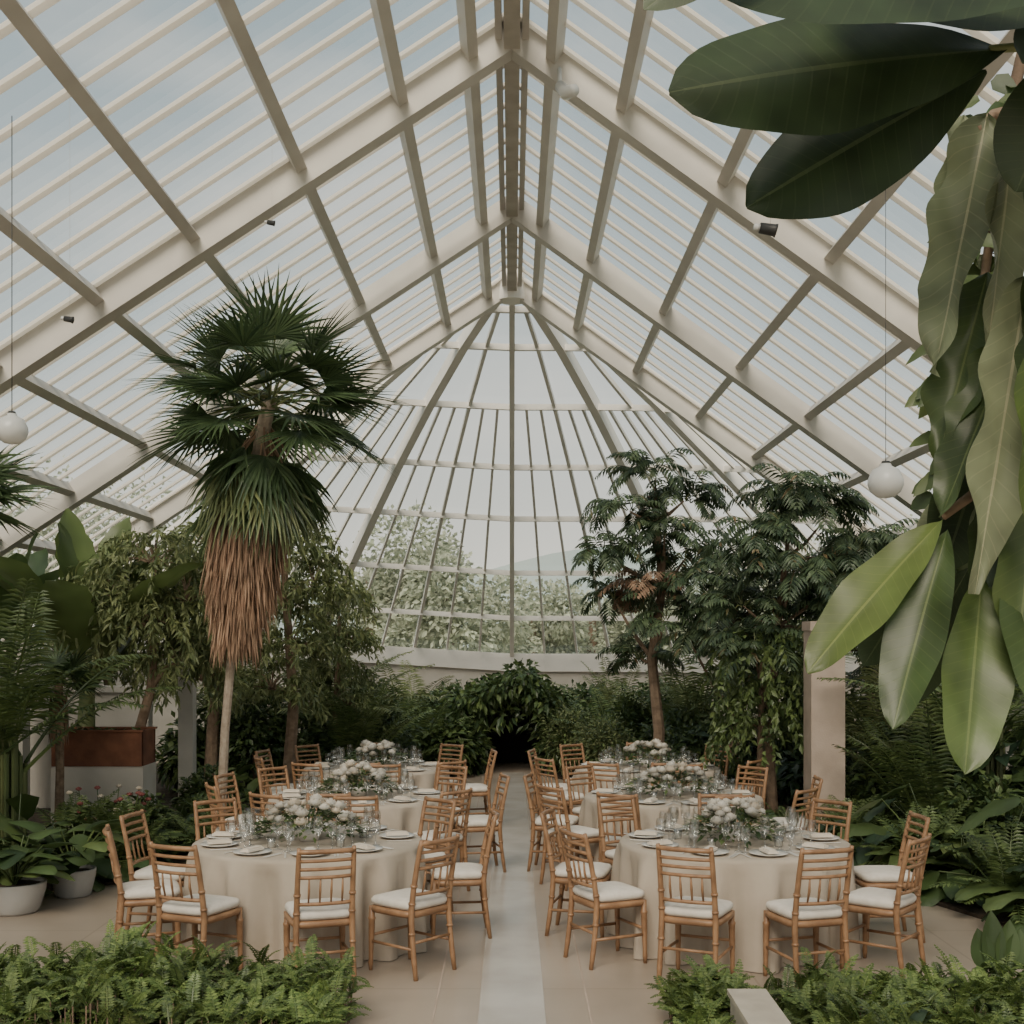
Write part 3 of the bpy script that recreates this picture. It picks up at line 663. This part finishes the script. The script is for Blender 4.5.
obj('canna_lily_plant',b.mesh('canna',True),(2.83,7.35,0),0,.85)

# ---- foreground overhanging tree (about 2.3 m in front, trunk to the right)
random.seed(120); b=MB()
def lf(base,tip,W,k,nr,sag=.0,prof=obov,wave=.01,fold=.12,n=22,cols=4,tw=0):
    base=V(base);tip=V(tip); d=tip-base; L=d.length
    dd=d.normalized()+V((0,0,sag*.5))
    b.blade(base,dd,nr,L*1.02,W,k,n=n,droop=sag,fold=fold,prof=prof,wave=wave,cols=cols,twist=tw)
b.tube([(1.75,2.3,0),(1.7,2.3,1.2),(1.72,2.35,2.4),(1.6,2.3,3.4),(1.5,2.3,4.0)],[.09,.08,.07,.055,.03],'bark',n=10)
b.tube([(1.6,2.3,3.4),(1.3,2.25,3.36),(1.0,2.2,3.30),(.84,2.2,3.29)],[.035,.02,.011,.007],'g3',n=8)
b.tube([(1.6,2.3,3.4),(1.2,2.5,3.35),(.98,2.55,3.32),(.93,2.5,3.27)],[.03,.02,.012,.008],'bark',n=8)
b.tube([(1.72,2.35,2.4),(1.3,2.55,2.55),(1.05,2.6,2.62),(.87,2.52,2.5)],[.04,.03,.015,.009],'bark',n=8)
lf((.87,2.2,3.29),(.275,2.1,3.17),.25,'fgd',(.1,-.95,.35),.12,fold=-.12,wave=.02)
lf((.85,2.24,3.27),(.44,2.3,3.05),.22,'fgd',(-.1,-.95,.3),.08,fold=-.12,wave=.02)
lf((.95,2.0,3.30),(.33,1.95,3.255),.2,'fgd',(.1,-.8,.6),.1,fold=-.1)
lf((1.08,2.15,3.36),(.55,2.1,3.36),.24,'fgd',(.1,-.8,.5),.1,fold=-.1)
lf((1.02,2.2,3.32),(.93,2.3,3.08),.17,'fgd',(.1,-.8,.3),.1,fold=-.1)
lf((.42,1.9,3.36),(.205,1.9,3.21),.10,'fgd',(.1,-.9,.4),.1)
lf((1.1,2.2,3.3),(.86,2.1,3.22),.2,'fgd',(.1,-.8,.5),.1)
def hang(base,tip,W,k,nr,tw=.3,wave=.06): lf(base,tip,W,k,nr,0.0,prof=lambda t:min(1,(t*6)**.6)*min(1,(max(0,1-t)*3)**.7)*(1+.12*math.sin(t*23+W*99)),wave=wave,fold=.5,n=40,cols=4,tw=tw)
hang((.95,2.5,3.30),(.83,2.45,2.78),.12,'fgg',(-.3,-1,.1),.9,.15)
hang((.92,2.55,3.32),(.89,2.5,2.98),.10,'fgg',(.5,-1,.1),1.2,.16)
hang((.99,2.45,3.3),(.93,2.45,2.8),.11,'fgg',(.1,-1,.1),-.7,.15)
hang((1.04,2.4,3.3),(.98,2.4,2.8),.13,'fgm',(.1,-1,.1),-.7,.1)
hang((.99,2.4,2.95),(.89,2.4,2.35),.13,'fgg',(-.2,-1,.1),-.6,.13)
hang((1.03,2.3,3.1),(.96,2.3,2.45),.13,'fgl',(.3,-1,.1),.5,.1)
hang((1.0,2.5,2.85),(.86,2.5,2.5),.11,'fgm',(-.6,-1,.1),.7,.1)
hang((.97,2.55,3.0),(.87,2.55,2.62),.11,'fgm',(-.3,-1,.3),.4,.1)
hang((1.05,2.45,2.75),(.99,2.45,2.22),.15,'fgm',(.2,-1,.1),.5,.09)
hang((1.02,2.5,2.65),(.93,2.5,2.35),.12,'fgd',(.4,-1,.1),.5)
hang((1.06,2.4,3.0),(1.0,2.35,2.6),.14,'fgm',(.1,-1,.1),.5)
def pad(t): return max(.02,math.sin(math.pi*min(1,max(0,t))**1.15)**.6) if 0<t<1 else .02
lf((.86,2.5,2.49),(.585,2.45,2.19),.125,'fgl',(-.5,-.9,.5),.12,prof=pad,wave=.04,fold=.2)
lf((.87,2.5,2.47),(.74,2.42,2.085),.12,'fgm',(-.6,-1,.3),.12,prof=pad,wave=.04,fold=.3)
lf((.94,2.5,2.38),(.87,2.4,2.0),.145,'fgm',(.1,-1,.2),.1,prof=pad,wave=.04,fold=.3)
lf((1.0,2.5,2.45),(1.03,2.4,2.1),.15,'fgm',(.3,-1,.3),.1,prof=pad,wave=.02)
lf((.9,2.6,2.45),(.74,2.62,2.2),.12,'fgd',(-.2,-1,.5),.1,prof=pad)
lf((.95,2.6,2.4),(.81,2.65,2.1),.13,'fgd',(.2,-1,.5),.1,prof=pad)
lf((1.0,2.6,2.4),(.95,2.65,2.08),.13,'fgd',(.2,-1,.5),.1,prof=pad)
lf((1.0,2.6,2.7),(.90,2.6,2.4),.15,'fgd',(.2,-1,.5),.1)
lf((1.0,2.6,2.9),(.93,2.65,2.6),.15,'fgd',(.3,-1,.2),.1)
lf((.97,2.6,2.6),(.86,2.62,2.42),.1,'fgg',(.1,-1,.4),.1)
obj('overhanging_rubber_tree',b.mesh('rubber_tree',True))
random.seed(121); b=MB(); pts=[V((1.5,3.4,4.3)),V((1.3,3.3,3.6)),V((1.22,3.3,3.0)),V((1.2,3.3,2.5))]
b.tube([V((1.9,3.5,0)),V((1.8,3.5,2.5)),V((1.6,3.45,4.2))]+pts,[.04,.03,.02,.02,.015,.01,.008],'bark',n=6)
for i in range(340):
    t=U(.9,3)-.001; j=int(t); p=pts[j].lerp(pts[j+1],t-j)
    b.blade(p+rdir()*.09,rdir(-.6,.3)*.8+V((0,0,-.4)),V((0,-1,.5))+rdir()*.4,U(.07,.12),U(.05,.07),'g2' if R_()<.5 else 'g1',n=4,prof=heart)
obj('hanging_vine',b.mesh('vine',True))

# ---------------------------------------------------------------- lamps
def pendant(x,y,z,r):
    b=MB(); top=roofz(x)-.15
    b.tube([(0,0,r*.9),(0,0,top-z)],.003,'black',n=4)
    b.lathe([(0,r*1.0),(r*.3,r*.98),(r*.32,r*.85),(r*.75,r*.62),(r*.98,r*.1),(r,-.2*r),(r*.85,-.6*r),(r*.5,-.9*r),(0,-r)],(0,0,0),'lampw',n=24)
    b.lathe([(0,r*1.15),(r*.22,r*1.12),(r*.28,r*.95)],(0,0,0),'black',n=12)
    obj('pendant_lamp',b.mesh('pendant',True),(x,y,z))
pendant(-3.2,8.0,3.6,.10); pendant(2.75,9.2,3.42,.13)
def spot(x,y,z,s=1):
    b=MB(); top=(roofz(x)-.15-z)/s; b.tube([(0,0,.02),(0,0,top)],.002,'steel',n=4)
    b.tube([(-.09,0,.02),(.03,0,.0),(.05,0,-.005)],[.045,.05,.06],'black',n=12); b.tube([(-.14,0,.03),(-.09,0,.02)],.03,'lampw',n=10)
    obj('spotlight',b.mesh('spot',True),(x,y,z),0,s)
spot(1.86,9.0,5.2,.85); spot(-1.9,9.9,5.55,.4); spot(-2.9,8.2,4.35,.4)
b=MB(); b.tube([(0,0,0),(.05,-.1,-.1),(.12,-.2,-.12)],[.05,.06,.05],'lampw',n=12); b.tube([(0,0,.0),(0,.1,.2)],.02,'lampw',n=6); obj('security_camera',b.mesh('cam',True),(.42,10.95,7.1))

# ---------------------------------------------------------------- outside
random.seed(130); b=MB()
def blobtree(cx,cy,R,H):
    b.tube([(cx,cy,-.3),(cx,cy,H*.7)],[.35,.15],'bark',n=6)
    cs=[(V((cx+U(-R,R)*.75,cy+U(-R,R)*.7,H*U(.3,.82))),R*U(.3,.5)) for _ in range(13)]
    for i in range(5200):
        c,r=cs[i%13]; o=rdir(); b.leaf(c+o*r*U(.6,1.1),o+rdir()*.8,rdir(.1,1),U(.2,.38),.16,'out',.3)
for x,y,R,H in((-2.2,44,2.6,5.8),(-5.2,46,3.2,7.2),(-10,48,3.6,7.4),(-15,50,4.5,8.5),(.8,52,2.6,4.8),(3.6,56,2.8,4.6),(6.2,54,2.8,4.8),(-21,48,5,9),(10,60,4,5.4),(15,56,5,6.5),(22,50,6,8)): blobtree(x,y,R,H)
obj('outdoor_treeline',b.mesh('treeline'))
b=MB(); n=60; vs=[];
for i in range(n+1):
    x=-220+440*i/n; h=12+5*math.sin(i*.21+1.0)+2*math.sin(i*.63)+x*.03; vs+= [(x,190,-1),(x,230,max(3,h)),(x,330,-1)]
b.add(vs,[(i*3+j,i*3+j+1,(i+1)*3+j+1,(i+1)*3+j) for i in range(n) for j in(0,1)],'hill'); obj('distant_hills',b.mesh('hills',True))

# ---------------------------------------------------------------- world / lights
w=bpy.data.worlds.new('World'); scene.world=w; w.use_nodes=True; nt=w.node_tree; nt.nodes.clear()
out=N(nt,'ShaderNodeOutputWorld'); bg=N(nt,'ShaderNodeBackground'); tc=N(nt,'ShaderNodeTexCoord'); sp=N(nt,'ShaderNodeSeparateXYZ')
nt.links.new(tc.outputs['Generated'],sp.inputs[0])
r=N(nt,'ShaderNodeValToRGB'); e=r.color_ramp.elements; e[0].position=0.0; e[0].color=(1.0,.90,.76,1); e[1].position=.7; e[1].color=(.21,.31,.38,1)
x=e.new(.22); x.color=(.56,.61,.61,1)
nt.links.new(sp.outputs[2],r.inputs[0])
mp=N(nt,'ShaderNodeMapping'); mp.inputs['Scale'].default_value=(1,1,2.6); nt.links.new(tc.outputs['Generated'],mp.inputs[0])
n=N(nt,'ShaderNodeTexNoise'); n.inputs['Scale'].default_value=3.2; n.inputs['Detail'].default_value=6; nt.links.new(mp.outputs[0],n.inputs['Vector'])
r2=N(nt,'ShaderNodeValToRGB'); r2.color_ramp.elements[0].position=.44; r2.color_ramp.elements[1].position=.72; r2.color_ramp.elements[1].color=(.65,.65,.65,1)
nt.links.new(n.outputs['Fac'],r2.inputs[0])
mx=N(nt,'ShaderNodeMix',data_type='RGBA'); nt.links.new(r2.outputs[0],mx.inputs[0]); nt.links.new(r.outputs[0],mx.inputs[6]); mx.inputs[7].default_value=(.92,.86,.77,1)
nt.links.new(mx.outputs[2],bg.inputs[0]); bg.inputs[1].default_value=1.08; nt.links.new(bg.outputs[0],out.inputs[0])
sd=bpy.data.lights.new('sun','SUN'); sd.energy=4.6; sd.angle=.6; sd.color=(1,.86,.70); so=bpy.data.objects.new('sun',sd); scene.collection.objects.link(so)
so.rotation_euler=(math.radians(42),math.radians(-20),math.radians(8)); so.location=(0,0,30)

# ---------------------------------------------------------------- camera
cd=bpy.data.cameras.new('camera'); cd.sensor_width=36; cd.lens=43.95; cd.shift_y=.125; cd.clip_end=1000
co=bpy.data.objects.new('camera',cd); scene.collection.objects.link(co); co.location=(0,0,2.25); co.rotation_euler=(math.radians(90),0,0)
scene.camera=co
scene.view_settings.view_transform='AgX'
scene.view_settings.look='AgX - Base Contrast'
scene.view_settings.exposure=0.32
